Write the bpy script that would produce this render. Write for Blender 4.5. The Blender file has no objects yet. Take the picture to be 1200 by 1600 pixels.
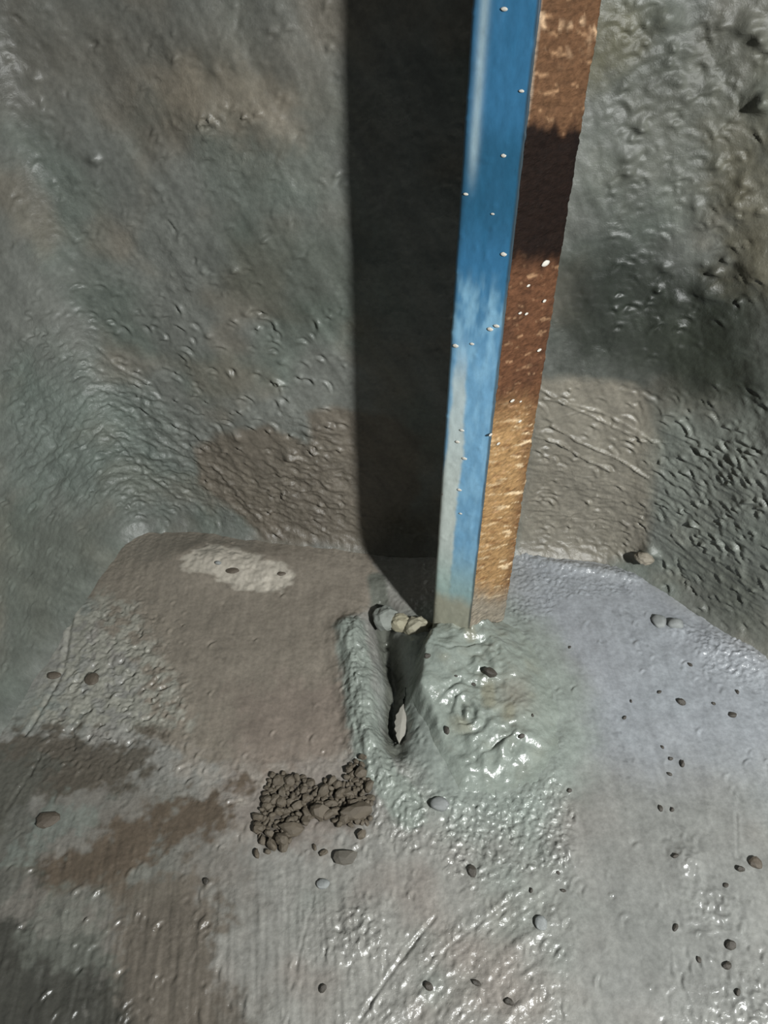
import bpy, bmesh, math, random
import numpy as np
from mathutils import Vector, Matrix

# ------------------------------------------------------------------ camera
F_PX, PITCH, CAM_H = 1202.0, math.radians(41.5), 0.58
scene = bpy.context.scene
COL = scene.collection
cam_data = bpy.data.cameras.new('camera')
cam_data.sensor_fit = 'VERTICAL'
cam_data.sensor_height = 36.0
cam_data.lens = F_PX / 1600.0 * 36.0
cam_data.clip_start = 0.01
cam = bpy.data.objects.new('camera', cam_data)
COL.objects.link(cam)
cam.location = (0, 0, CAM_H)
cam.rotation_euler = (math.pi / 2 - PITCH, 0, 0)
scene.camera = cam

# ------------------------------------------------------------------ world, lamp, exposure
world = bpy.data.worlds.new('world')
scene.world = world
world.use_nodes = True
bg = world.node_tree.nodes['Background']
bg.inputs['Color'].default_value = (0.86, 0.95, 1.0, 1)
bg.inputs['Strength'].default_value = 0.07

lamp_data = bpy.data.lights.new('work_lamp', 'SPOT')
lamp_data.shadow_soft_size = 0.028
lamp_data.spot_size = math.radians(88)
lamp_data.spot_blend = 1.0
lamp_data.energy = 84.0
lamp_data.color = (0.985, 1.0, 0.985)
lamp = bpy.data.objects.new('work_lamp', lamp_data)
COL.objects.link(lamp)
lamp.location = (0.51, -0.29, 0.80)
lamp.rotation_euler = (Vector((0.10, 0.40, 0.06)) - lamp.location).to_track_quat('-Z', 'Y').to_euler()

vs = scene.view_settings
vs.view_transform = 'Standard'
vs.look = 'None'
vs.exposure = 0.0
vs.gamma = 1.0
vs.use_curve_mapping = False

rng = random.Random(7)

# ------------------------------------------------------------------ helpers: rays onto the room's surfaces
CP, SP = math.cos(PITCH), math.sin(PITCH)


def ray(u, v):
    x, y = (u - 600) / F_PX, (v - 800) / F_PX
    return (x, CP - y * SP, -SP - y * CP)


def on_floor(u, v, z=0.0):
    d = ray(u, v)
    t = (z - CAM_H) / d[2]
    return (d[0] * t, d[1] * t)


def lin(c):
    out = []
    for k in c:
        k = k / 255.0
        out.append(k / 12.92 if k <= 0.04045 else ((k + 0.055) / 1.055) ** 2.4)
    return np.array(out)


# ------------------------------------------------------------------ helpers: noise
_tabs = {}


def vnoise(x, y, seed=0):
    """smooth gradient noise, about -1 to 1"""
    if seed not in _tabs:
        a = np.random.RandomState(seed + 11).rand(256, 256) * 2 * math.pi
        _tabs[seed] = (np.cos(a).astype(np.float32), np.sin(a).astype(np.float32))
    gx, gy = _tabs[seed]
    x, y = x * 0.921 - y * 0.389 + 3.7, x * 0.389 + y * 0.921 - 1.3
    xi, yi = np.floor(x).astype(np.int64), np.floor(y).astype(np.int64)
    dx, dy = x - xi, y - yi
    fx = dx * dx * dx * (dx * (dx * 6 - 15) + 10)
    fy = dy * dy * dy * (dy * (dy * 6 - 15) + 10)
    x0, x1, y0, y1 = xi & 255, (xi + 1) & 255, yi & 255, (yi + 1) & 255
    a = (gx[x0, y0] * dx + gy[x0, y0] * dy) * (1 - fx) + (gx[x1, y0] * (dx - 1) + gy[x1, y0] * dy) * fx
    b = (gx[x0, y1] * dx + gy[x0, y1] * (dy - 1)) * (1 - fx) + (gx[x1, y1] * (dx - 1) + gy[x1, y1] * (dy - 1)) * fx
    return (a * (1 - fy) + b * fy) * 1.5


def fbm(x, y, seed=0, octs=4, gain=0.5):
    s, a, n = 0.0, 1.0, 0.0
    for i in range(octs):
        ca, sa = math.cos(0.6 * i), math.sin(0.6 * i)
        xr, yr = x * ca - y * sa, x * sa + y * ca
        s = s + a * vnoise(xr * 2 ** i + 17.3 * i, yr * 2 ** i - 9.1 * i, seed + i)
        n += a
        a *= gain
    return s / n


def ridged(x, y, seed=0, octs=3):
    s, a, n = 0.0, 1.0, 0.0
    for i in range(octs):
        s = s + a * (1 - 2 * np.abs(vnoise(x * 2 ** i + 5.7 * i, y * 2 ** i, seed + i)))
        n += a
        a *= 0.5
    return s / n


def sstep(a, b, x):
    t = np.clip((x - a) / (b - a), 0, 1)
    return t * t * (3 - 2 * t)


def seg_dist(px, py, pts, closed=False):
    d = np.full(px.shape, 1e9)
    tt = np.zeros(px.shape)
    n = len(pts)
    m = n if closed else n - 1
    for i in range(m):
        ax, ay = pts[i]
        bx, by = pts[(i + 1) % n]
        ex, ey = bx - ax, by - ay
        L = ex * ex + ey * ey + 1e-12
        t = np.clip(((px - ax) * ex + (py - ay) * ey) / L, 0, 1)
        dd = np.hypot(px - ax - t * ex, py - ay - t * ey)
        k = dd < d
        tt = np.where(k, (i + t) / m, tt)
        d = np.minimum(d, dd)
    return d, tt


def inside(px, py, pts):
    r = np.zeros(px.shape, bool)
    n = len(pts)
    for i in range(n):
        ax, ay = pts[i]
        bx, by = pts[(i + 1) % n]
        if ay == by:
            continue
        c = ((ay > py) != (by > py)) & (px < (bx - ax) * (py - ay) / (by - ay) + ax)
        r ^= c
    return r


def blob(px, py, pts, soft, rag=None):
    """soft mask of a polygon, edge broken by the noise field rag (in metres)"""
    d, _ = seg_dist(px, py, pts, True)
    d = np.where(inside(px, py, pts), d, -d)
    if rag is not None:
        d = d + rag
    return sstep(-soft, soft, d)


def mix(c, col, m):
    return c * (1 - m[:, None]) + np.asarray(col)[None, :] * m[:, None]


# ------------------------------------------------------------------ helpers: objects
def tag(o, label=None, cat=None, group=None, kind=None):
    for k, v in (('label', label), ('category', cat), ('group', group), ('kind', kind)):
        if v:
            o[k] = v
    return o


def link(name, me, mat=None, parent=None):
    o = bpy.data.objects.new(name, me)
    COL.objects.link(o)
    if mat and len(me.materials) == 0:
        me.materials.append(mat)
    if parent:
        o.parent = parent
    return o


def grid_mesh(name, co, nu, nv, albedo=None, wet=None, flip=False, wrap=False, grain=None):
    """mesh of a nu x nv grid of points (u fastest)"""
    me = bpy.data.meshes.new(name)
    a = np.arange(nu * nv).reshape(nv, nu)
    if wrap:
        a = np.concatenate([a, a[:, :1]], axis=1)
    q = np.stack([a[:-1, :-1], a[:-1, 1:], a[1:, 1:], a[1:, :-1]], -1).reshape(-1, 4)
    if flip:
        q = q[:, ::-1]
    nq = len(q)
    me.vertices.add(nu * nv)
    me.vertices.foreach_set('co', np.ascontiguousarray(co, np.float32).ravel())
    me.loops.add(nq * 4)
    me.loops.foreach_set('vertex_index', np.ascontiguousarray(q, np.int32).ravel())
    me.polygons.add(nq)
    me.polygons.foreach_set('loop_start', np.arange(0, nq * 4, 4, dtype=np.int32))
    me.polygons.foreach_set('loop_total', np.full(nq, 4, np.int32))
    me.update(calc_edges=True)
    me.polygons.foreach_set('use_smooth', np.ones(nq, bool))
    paint(me, albedo, wet, grain)
    return me


def paint(me, albedo=None, wet=None, grain=None):
    if albedo is not None:
        at = me.attributes.new('albedo', 'FLOAT_COLOR', 'POINT')
        rgba = np.ones((len(albedo), 4), np.float32)
        rgba[:, :3] = np.clip(albedo, 0, 1)
        at.data.foreach_set('color', rgba.ravel())
    if wet is not None:
        at = me.attributes.new('wet', 'FLOAT', 'POINT')
        at.data.foreach_set('value', np.clip(wet, 0, 1).astype(np.float32))
    at = me.attributes.new('grain', 'FLOAT', 'POINT')
    at.data.foreach_set('value', np.clip(np.full(len(me.vertices), 0.4) if grain is None else grain, 0, 1).astype(np.float32))


# ------------------------------------------------------------------ materials
def new_mat(name):
    m = bpy.data.materials.new(name)
    m.use_nodes = True
    nt = m.node_tree
    return m, nt, nt.nodes['Principled BSDF']


def nd(nt, kind, **kw):
    n = nt.nodes.new(kind)
    for k, v in kw.items():
        if k in n.inputs:
            n.inputs[k].default_value = v
        else:
            setattr(n, k, v)
    return n


def tex(nt, scale, detail=4.0, rough=0.6, stretch=None):
    tc = nd(nt, 'ShaderNodeTexCoord')
    n = nd(nt, 'ShaderNodeTexNoise', Scale=scale, Detail=detail, Roughness=rough)
    if stretch:
        mp = nd(nt, 'ShaderNodeMapping')
        mp.inputs['Scale'].default_value = stretch
        nt.links.new(tc.outputs['Object'], mp.inputs['Vector'])
        nt.links.new(mp.outputs['Vector'], n.inputs['Vector'])
    else:
        nt.links.new(tc.outputs['Object'], n.inputs['Vector'])
    return n


def attr_mat(name, r_dry=0.75, r_wet=0.28, bump=0.5, dist=0.0006, s1=260.0, s2=900.0, var=0.15, spec=0.5, stretch=None, beads=0.6):
    """material reading the painted albedo and wetness, with fine grain and relief"""
    m, nt, b = new_mat(name)
    L = nt.links
    ac = nd(nt, 'ShaderNodeAttribute', attribute_name='albedo')
    aw = nd(nt, 'ShaderNodeAttribute', attribute_name='wet')
    n1, n2 = tex(nt, s1, 5, 0.62, stretch), tex(nt, s2, 3, 0.6, stretch)
    mr = nd(nt, 'ShaderNodeMapRange')
    mr.inputs['From Min'].default_value = 0.3
    mr.inputs['From Max'].default_value = 0.7
    mr.inputs['To Min'].default_value = 1 - var
    mr.inputs['To Max'].default_value = 1 + var
    L.new(n1.outputs['Fac'], mr.inputs['Value'])
    sc = nd(nt, 'ShaderNodeVectorMath', operation='SCALE')
    L.new(ac.outputs['Color'], sc.inputs[0])
    L.new(mr.outputs['Result'], sc.inputs['Scale'])
    L.new(sc.outputs['Vector'], b.inputs['Base Color'])
    rr = nd(nt, 'ShaderNodeMapRange')
    rr.inputs['To Min'].default_value = r_dry
    rr.inputs['To Max'].default_value = r_wet
    L.new(aw.outputs['Fac'], rr.inputs['Value'])
    L.new(rr.outputs['Result'], b.inputs['Roughness'])
    b.inputs['Specular IOR Level'].default_value = spec
    # fine relief: soft grain everywhere, sharp beads where the surface is rough
    ag = nd(nt, 'ShaderNodeAttribute', attribute_name='grain')
    n3 = tex(nt, s1 * 0.9, 2, 0.55, stretch)
    bead = nd(nt, 'ShaderNodeMapRange')
    bead.interpolation_type = 'SMOOTHSTEP'
    bead.inputs['From Min'].default_value = 0.50
    bead.inputs['From Max'].default_value = 0.72
    L.new(n3.outputs['Fac'], bead.inputs['Value'])
    add = nd(nt, 'ShaderNodeMath', operation='MULTIPLY_ADD')
    L.new(n2.outputs['Fac'], add.inputs[0])
    add.inputs[1].default_value = 0.35
    L.new(n1.outputs['Fac'], add.inputs[2])
    lo = nd(nt, 'ShaderNodeMath', operation='MULTIPLY')
    L.new(add.outputs[0], lo.inputs[0])
    amp = nd(nt, 'ShaderNodeMapRange')
    amp.inputs['To Min'].default_value = 0.12
    amp.inputs['To Max'].default_value = 1.0
    L.new(ag.outputs['Fac'], amp.inputs['Value'])
    L.new(amp.outputs['Result'], lo.inputs[1])
    hi = nd(nt, 'ShaderNodeMath', operation='MULTIPLY')
    L.new(bead.outputs['Result'], hi.inputs[0])
    L.new(ag.outputs['Fac'], hi.inputs[1])
    tot = nd(nt, 'ShaderNodeMath', operation='MULTIPLY_ADD')
    L.new(hi.outputs[0], tot.inputs[0])
    tot.inputs[1].default_value = beads
    L.new(lo.outputs[0], tot.inputs[2])
    bp = nd(nt, 'ShaderNodeBump', Strength=bump, Distance=dist)
    L.new(tot.outputs[0], bp.inputs['Height'])
    L.new(bp.outputs['Normal'], b.inputs['Normal'])
    return m


MAT_FLOOR = attr_mat('wet_cement_floor', r_dry=0.52, r_wet=0.13, bump=1.0, dist=0.0017)
MAT_WALL = attr_mat('damp_cement_wall', r_dry=0.56, r_wet=0.2, bump=1.0, dist=0.0017)
MAT_MORTAR = attr_mat('fresh_mortar', r_dry=0.55, r_wet=0.15, bump=0.5, dist=0.0012, var=0.12)
MAT_PAINT = attr_mat('blue_paint', r_dry=0.55, r_wet=0.3, bump=0.25, dist=0.0004, var=0.1, stretch=(1, 1, 0.5))
MAT_RUST = attr_mat('flaking_rust', r_dry=0.85, r_wet=0.4, bump=0.9, dist=0.0012, s1=240, s2=700, var=0.4, stretch=(0.8, 0.8, 1.6), spec=0.12)
MAT_STONE = attr_mat('dark_stone', r_dry=0.7, r_wet=0.25, bump=0.5, dist=0.0006)

# ------------------------------------------------------------------ plan of the walls
GAIN = 1.0


def catmull(pts, n=60):
    P = [np.array(p, float) for p in pts]
    P = [2 * P[0] - P[1]] + P + [2 * P[-1] - P[-2]]
    out = []
    for i in range(1, len(P) - 2):
        for t in np.linspace(0, 1, n, endpoint=False):
            a, b, c, d = P[i - 1:i + 3]
            out.append(0.5 * (2 * b + (c - a) * t + (2 * a - 5 * b + 4 * c - d) * t * t + (3 * b - a - 3 * c + d) * t ** 3))
    out.append(P[-2])
    return np.array(out)


PLAN = catmull([(-0.43, -0.2), (-0.39, 0.1), (-0.345, 0.36), (-0.312, 0.54), (-0.285, 0.622), (-0.225, 0.636), (-0.12, 0.617),
                (0.0, 0.601), (0.15, 0.597), (0.235, 0.588), (0.285, 0.556), (0.335, 0.495), (0.40, 0.425), (0.52, 0.345), (0.70, 0.27)])
SEG = np.hypot(*np.diff(PLAN, axis=0).T)
ARC = np.concatenate([[0], np.cumsum(SEG)])


def plan_at(s):
    x, y = np.interp(s, ARC, PLAN[:, 0]), np.interp(s, ARC, PLAN[:, 1])
    e = 0.006
    tx = np.interp(s + e, ARC, PLAN[:, 0]) - np.interp(s - e, ARC, PLAN[:, 0])
    ty = np.interp(s + e, ARC, PLAN[:, 1]) - np.interp(s - e, ARC, PLAN[:, 1])
    n = np.hypot(tx, ty)
    return x, y, ty / n, -tx / n            # point and the normal that faces the room


def on_wall(u, v):
    """arc length and height where the view ray through a photo point meets the wall"""
    d = ray(u, v)
    best = None
    for i in range(len(PLAN) - 1):
        ax, ay = PLAN[i]
        ex, ey = PLAN[i + 1] - PLAN[i]
        det = d[0] * (-ey) + ex * d[1]
        if abs(det) < 1e-12:
            continue
        t = (ax * (-ey) + ex * ay) / det
        k = (d[0] * ay - d[1] * ax) / det
        if t > 0 and -1e-6 <= k <= 1 + 1e-6 and (best is None or t < best[0]):
            best = (t, ARC[i] + k * SEG[i])
    return (best[1], CAM_H + d[2] * best[0])


def fpoly(*p):
    return [on_floor(*q) for q in p]


def wpoly(*p):
    return [on_wall(*q) for q in p]


S_L, S_R = on_wall(190, 780)[0], on_wall(1000, 860)[0]

# ------------------------------------------------------------------ floor
GREY, LAV, BROWN, GREEN = lin((128, 127, 122)), lin((133, 137, 142)), lin((120, 113, 103)), lin((118, 124, 117))

TRENCH = fpoly((588, 905), (604, 985), (618, 1050), (616, 1110), (618, 1165))
RIDGE = fpoly((548, 985), (558, 1060), (566, 1120), (588, 1200), (640, 1270))
MOUND = fpoly((668, 992), (646, 1045), (640, 1092), (664, 1130), (690, 1190), (716, 1236), (772, 1246), (834, 1226),
              (870, 1180), (872, 1110), (850, 1045), (815, 990), (760, 962), (700, 966))


def streak(x, y, ang, fa, fb, seed, octs=3):
    """noise drawn out along the direction ang"""
    ca, sa = math.cos(ang), math.sin(ang)
    return fbm((x * ca + y * sa) * fa, (-x * sa + y * ca) * fb, seed, octs)


COMB_DIR = math.atan2(on_floor(880, 1390)[1] - on_floor(640, 1590)[1], on_floor(880, 1390)[0] - on_floor(640, 1590)[0])


def floor_height(x, y):
    z = 0.0030 * fbm(x * 9, y * 9, 1, 3) + 0.0011 * fbm(x * 42, y * 42, 4, 3)
    rough = np.ones(x.shape)
    smooth_right = blob(x, y, fpoly((800, 870), (1000, 900), (1180, 1030), (1200, 1420), (1000, 1600), (900, 1590), (890, 1300), (900, 1150), (830, 1000)), 0.012)
    rough *= 1 - 0.62 * smooth_right
    slab = blob(x, y, fpoly((240, 850), (480, 860), (560, 900), (530, 985), (540, 1150), (400, 1180), (260, 1120), (260, 950)), 0.015)
    rough *= 1 - 0.55 * slab
    glint = blob(x, y, fpoly((680, 1240), (760, 1265), (860, 1215), (890, 1260), (880, 1370), (720, 1375), (670, 1330)), 0.012, 0.006 * fbm(x * 90, y * 90, 61))
    comb = blob(x, y, fpoly((690, 1420), (860, 1390), (895, 1450), (890, 1600), (560, 1640), (600, 1500)), 0.015)
    strew = blob(x, y, fpoly((0, 1250), (300, 1380), (560, 1360), (600, 1450), (560, 1700), (-100, 1700)), 0.03)
    grit = fbm(x * 180, y * 180, 8, 3)
    z += 0.00042 * grit * rough + 0.0007 * np.maximum(0, fbm(x * 130, y * 130, 12, 2) - 0.25) * rough
    z += 0.0008 * glint * ridged(x * 120, y * 120, 15, 2)
    # trowel and brush strokes
    z += 0.0015 * strew * streak(x, y, math.pi / 2 + 0.12, 12, 150, 20)
    z += 0.0030 * comb * streak(x, y, COMB_DIR, 9, 80, 24) * (0.7 + 0.6 * vnoise(x * 30, y * 30, 25))
    z += 0.00035 * streak(x, y, math.pi / 2, 14, 120, 27)
    # patch that bulges at the back left
    for (u, v, a, b, hgt) in ((370, 886, 0.075, 0.028, 0.012), (300, 870, 0.05, 0.03, 0.006)):
        cx, cy = on_floor(u, v)
        z += hgt * np.exp(-(((x - cx) / a) ** 2 + ((y - cy) / b) ** 2))
    white = blob(x, y, fpoly((285, 885), (325, 858), (370, 868), (440, 888), (462, 905), (440, 925), (380, 925), (330, 905), (300, 900)), 0.006)
    z += 0.0016 * white * fbm(x * 120, y * 120, 31, 2) - 0.002 * white
    # furrow beside the post's mortar and the ridge that was pushed up along it
    wob = 0.004 * fbm(x * 45, y * 45, 33, 3)
    d, t = seg_dist(x, y, TRENCH)
    z -= (0.030 * sstep(0, 0.25, t) * (1 - 0.6 * sstep(0.8, 1.0, t))) * np.exp(-((d + wob) / 0.013) ** 2)
    d, t = seg_dist(x, y, RIDGE)
    lump = 1 + 0.45 * fbm(x * 60, y * 40, 36, 4) + 0.35 * streak(x, y, math.radians(100), 22, 130, 37)
    z += 0.0095 * lump * (1 - 0.75 * sstep(0.6, 1, t)) * np.exp(-((d + wob) / 0.014) ** 2)
    near = np.exp(-(d / 0.035) ** 2)
    z += 0.0016 * near * ridged(x * 70, y * 38, 39, 3)
    # skirt of spread mortar around the mound
    d, _ = seg_dist(x, y, MOUND, True)
    d = np.where(inside(x, y, MOUND), 0, d)
    z += 0.0035 * np.exp(-(d / 0.02) ** 2) * (1 + 0.4 * fbm(x * 60, y * 60, 41, 2))
    # lip of the wet screed against the back wall, and lumps in it
    d, _ = seg_dist(x, y, fpoly((812, 868), (870, 885), (935, 892), (990, 905)))
    z += 0.004 * np.exp(-(d / 0.008) ** 2) * (1 + 0.7 * fbm(x * 110, y * 110, 44, 3))
    for (u, v, r, hgt) in ((1110, 1010, 0.018, 0.004), (1170, 1030, 0.02, 0.005), (1060, 985, 0.012, 0.003), (880, 1330, 0.012, 0.002),
                           (1070, 1345, 0.01, 0.003), (1180, 1590, 0.02, 0.003), (1110, 1420, 0.02, -0.002), (560, 1455, 0.02, 0.002)):
        cx, cy = on_floor(u, v)
        g = np.exp(-(((x - cx) / r) ** 2 + ((y - cy) / r) ** 2))
        z += g * (hgt + 0.0022 * ridged(x * 120, y * 120, 47, 2))
    # scored lines
    for pts, dep, w in (([(562, 1592), (600, 1535), (640, 1480), (680, 1432)], 0.0035, 0.0016),
                        ([(640, 1570), (700, 1480), (790, 1410)], 0.0018, 0.0014),
                        ([(455, 1545), (470, 1480), (490, 1400)], 0.0012, 0.0012),
                        ([(118, 935), (104, 1010), (98, 1050), (62, 1115), (40, 1150)], 0.004, 0.0022),
                        ([(10, 1265), (60, 1190), (85, 1130)], 0.002, 0.0016),
                        ([(1150, 1270), (1152, 1340)], 0.0016, 0.0012)):
        d, _ = seg_dist(x, y, [on_floor(*p) for p in pts])
        dw = d + 0.0012 * fbm(x * 90, y * 90, 50, 2)
        w, dep = w * 0.75, dep * 0.5 * (0.55 + 0.9 * np.abs(vnoise(x * 40, y * 40, 51)))
        z += -dep * np.exp(-(dw / w) ** 2) + 0.3 * dep * np.exp(-((dw - 2.4 * w) / w) ** 2)
    # pocked strip at the left
    pock = blob(x, y, fpoly((150, 950), (230, 950), (290, 1100), (200, 1180), (60, 1200), (80, 1100)), 0.015, 0.01 * fbm(x * 50, y * 50, 53))
    z -= 0.0022 * pock * sstep(0.15, 0.6, fbm(x * 110, y * 110, 54, 2))
    z += 0.003 * pock * np.maximum(0, fbm(x * 60, y * 60, 56, 3))
    return z


def floor_grain(x, y):
    n = lambda k, s: fbm(x * k, y * k, s, 3)
    g = 0.30 + 0.5 * n(26, 60)
    rag = 0.012 * n(40, 62)
    for p, val, k, soft in (([(800, 870), (1000, 900), (1180, 1030), (1250, 1420), (1000, 1640), (905, 1640), (890, 1300), (900, 1150), (830, 1000)], 0.04, 0.85, 0.012),
                            ([(240, 850), (480, 860), (560, 900), (530, 985), (540, 1150), (400, 1180), (290, 1120), (260, 950)], 0.04, 0.9, 0.015),
                            ([(140, 940), (230, 950), (300, 1100), (220, 1200), (40, 1220), (60, 1100)], 0.7, 0.8, 0.012),
                            ([(250, 1180), (420, 1190), (545, 1190), (420, 1240), (380, 1310), (300, 1260)], 0.65, 0.7, 0.015),
                            ([(680, 1235), (760, 1265), (870, 1205), (895, 1260), (880, 1370), (720, 1380), (670, 1330)], 1.0, 1.0, 0.010),
                            ([(800, 862), (1000, 888), (990, 930), (900, 935), (830, 970), (800, 960)], 0.85, 0.9, 0.008),
                            ([(690, 1420), (860, 1390), (895, 1450), (890, 1600), (560, 1640), (600, 1500)], 0.65, 0.8, 0.012),
                            ([(540, 980), (600, 980), (640, 1180), (700, 1260), (640, 1330), (560, 1280), (540, 1150)], 0.9, 0.9, 0.01),
                            ([(1080, 980), (1199, 1000), (1199, 1080), (1100, 1050)], 0.9, 0.9, 0.01),
                            ([(490, 1420), (610, 1430), (600, 1500), (480, 1490)], 0.9, 0.8, 0.012),
                            ([(1050, 1520), (1190, 1560), (1199, 1640), (1080, 1640)], 0.6, 0.8, 0.015)):
        m = blob(x, y, [on_floor(*q) for q in p], soft, rag)
        g = g * (1 - k * m) + val * k * m
    return g * (0.8 + 0.5 * n(70, 64))


def floor_paint(x, y):
    n = lambda k, s: fbm(x * k, y * k, s, 3)
    c = np.tile(GREY, (len(x), 1))
    wet = np.full(len(x), 0.7)
    c = mix(c, lin((122, 113, 106)), 0.55 * sstep(-0.1, 0.5, n(14, 70)))
    c = mix(c, lin((112, 120, 114)), 0.6 * sstep(0.0, 0.6, n(11, 73)))
    # wet screed, its bluish sheen mixed into the albedo
    m = blob(x, y, fpoly((800, 855), (1000, 885), (1190, 1005), (1290, 1100), (1220, 1250), (1020, 1240), (900, 1180), (880, 1060), (800, 985)), 0.04, 0.012 * n(30, 76))
    c = mix(c, LAV, 0.9 * m)
    wet += 0.12 * m
    m = blob(x, y, fpoly((890, 1200), (1200, 1200), (1300, 1650), (930, 1650), (900, 1400)), 0.05, 0.02 * n(25, 78))
    c = mix(c, lin((116, 117, 114)), 0.85 * m)
    # greenish grey mortar splashed round the mound and along the ridge
    d, _ = seg_dist(x, y, MOUND, True)
    d = np.where(inside(x, y, MOUND), 0, d)
    c = mix(c, lin((124, 131, 125)), 0.9 * (1 - sstep(0.008, 0.05, d + 0.012 * n(35, 80))))
    # brown smooth slab
    rag = 0.010 * n(28, 82) + 0.008 * n(75, 84) + 0.005 * n(150, 83)
    m = blob(x, y, fpoly((190, 795), (330, 810), (480, 830), (575, 845), (600, 925), (532, 985), (545, 1100), (552, 1180), (480, 1195),
                         (400, 1215), (300, 1190), (230, 1150), (215, 1040), (170, 990), (140, 930), (165, 870)), 0.007, rag)
    c = mix(c, BROWN, m)
    wet -= 0.22 * m
    m2 = blob(x, y, fpoly((380, 1080), (540, 1060), (550, 1300), (430, 1330), (330, 1300)), 0.02, rag * 2)
    c = mix(c, lin((116, 105, 97)), 0.6 * m2)
    # pale mottled strip beside it
    m = blob(x, y, fpoly((110, 960), (160, 930), (220, 960), (275, 1060), (290, 1130), (220, 1140), (110, 1130), (40, 1140)), 0.012, rag * 1.6)
    c = mix(c, lin((136, 135, 126)), 0.9 * m * sstep(-0.25, 0.1, n(75, 85)))
    m = blob(x, y, fpoly((250, 1180), (420, 1190), (545, 1190), (420, 1240), (380, 1310), (300, 1260)), 0.02, rag * 2)
    c = mix(c, lin((140, 134, 126)), 0.8 * m * sstep(-0.3, 0.3, n(60, 87)))
    m = blob(x, y, fpoly((-150, 1230), (120, 1200), (330, 1230), (370, 1330), (350, 1480), (420, 1700), (-300, 1750)), 0.03, rag * 3)
    c = mix(c, lin((97, 93, 86)), 0.6 * m)
    # dark patches at the lower left
    for p, col, k in (([(-60, 1160), (60, 1140), (150, 1150), (250, 1150), (235, 1215), (130, 1235), (60, 1260), (-40, 1300)], (76, 70, 61), 0.85),
                      ([(52, 1350), (120, 1322), (170, 1290), (240, 1265), (380, 1225), (350, 1285), (240, 1330), (205, 1385), (90, 1385)], (86, 76, 65), 0.95),
                      ([(180, 1380), (300, 1340), (340, 1420), (330, 1640), (150, 1640)], (94, 86, 76), 0.7),
                      ([(-200, 1400), (20, 1420), (150, 1480), (240, 1640), (300, 1800), (-300, 1800)], (60, 60, 55), 0.9),
                      ([(180, 1420), (300, 1400), (350, 1500), (400, 1700), (230, 1700)], (92, 86, 78), 0.7),
                      ([(-60, 1160), (80, 1200), (40, 1420), (-100, 1420)], (84, 86, 80), 0.6),
                      ([(30, 1420), (150, 1400), (180, 1520), (40, 1500)], (104, 106, 99), 0.6),
                      ([(60, 1265), (150, 1255), (130, 1310), (40, 1330)], (110, 116, 110), 0.7)):
        m = blob(x, y, [on_floor(*q) for q in p], 0.008, rag * 2.2)
        c = mix(c, lin(col), k * m)
        wet -= 0.1 * m
    # dry pale patch on the bulge
    m = blob(x, y, fpoly((285, 885), (325, 858), (370, 866), (440, 888), (462, 903), (442, 926), (380, 928), (335, 908), (300, 902)), 0.003, 0.011 * fbm(x * 45, y * 85, 90, 4))
    c = mix(c, lin((160, 154, 143)), 0.95 * m)
    wet -= 0.1 * m
    # stained ground under the crumbs
    m = blob(x, y, fpoly(*CRUMB_AREA), 0.004, 0.004 * n(120, 92))
    c = mix(c, lin((72, 67, 60)), 0.8 * m)
    # ridge
    d, t = seg_dist(x, y, RIDGE)
    m = (1 - sstep(0.010, 0.018, d + 0.005 * n(60, 94)))
    c = mix(c, lin((124, 130, 123)), m)
    d, t = seg_dist(x, y, TRENCH)
    m = (1 - sstep(0.006, 0.013, d))
    c = mix(c, lin((92, 94, 87)), m)
    wet += m * 0.2
    # sparkling wet paste
    m = blob(x, y, fpoly((680, 1240), (760, 1265), (870, 1200), (900, 1260), (880, 1370), (720, 1375), (670, 1330)), 0.02)
    wet += 0.4 * m
    c *= (1 + 0.16 * streak(x, y, math.pi / 2, 10, 130, 97) + 0.16 * n(60, 99) - 0.22 * sstep(0.25, 0.5, n(110, 103)) * sstep(-0.2, 0.4, n(16, 105)))[:, None]
    return c * GAIN, wet + 0.25 * n(40, 101)


CRUMB_AREA = [(398, 1300), (412, 1240), (428, 1208), (478, 1216), (500, 1234), (512, 1216), (526, 1222), (540, 1226), (548, 1196), (568, 1190), (578, 1240),
              (584, 1286), (545, 1292), (505, 1286), (490, 1276), (474, 1292), (452, 1318), (420, 1326)]


def axis(lo, hi, a, b, fine, coarse):
    return np.concatenate([np.arange(lo, a, coarse), np.arange(a, b, fine), np.arange(b, hi + coarse, coarse)])


def nicks(a, b, items):
    """short ridges and nicks: (a, b, length, width, angle, height)"""
    h = np.zeros(a.shape)
    order = np.argsort(b, kind='stable')
    bs = b[order]
    for (ca, cb, ln, wd, an, ht) in items:
        r = 2.5 * max(ln, wd)
        i, j = np.searchsorted(bs, cb - r), np.searchsorted(bs, cb + r)
        idx = order[i:j]
        idx = idx[np.abs(a[idx] - ca) < r]
        if len(idx) == 0:
            continue
        da, db = a[idx] - ca, b[idx] - cb
        p, q = da * math.cos(an) + db * math.sin(an), -da * math.sin(an) + db * math.cos(an)
        q = q + 0.25 * ln * (p / ln) ** 2
        h[idx] += ht * np.exp(-(p / ln) ** 2) * (np.exp(-(q / wd) ** 2) - 0.7 * np.exp(-((q + 1.7 * wd) / wd) ** 2))
    return h


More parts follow.
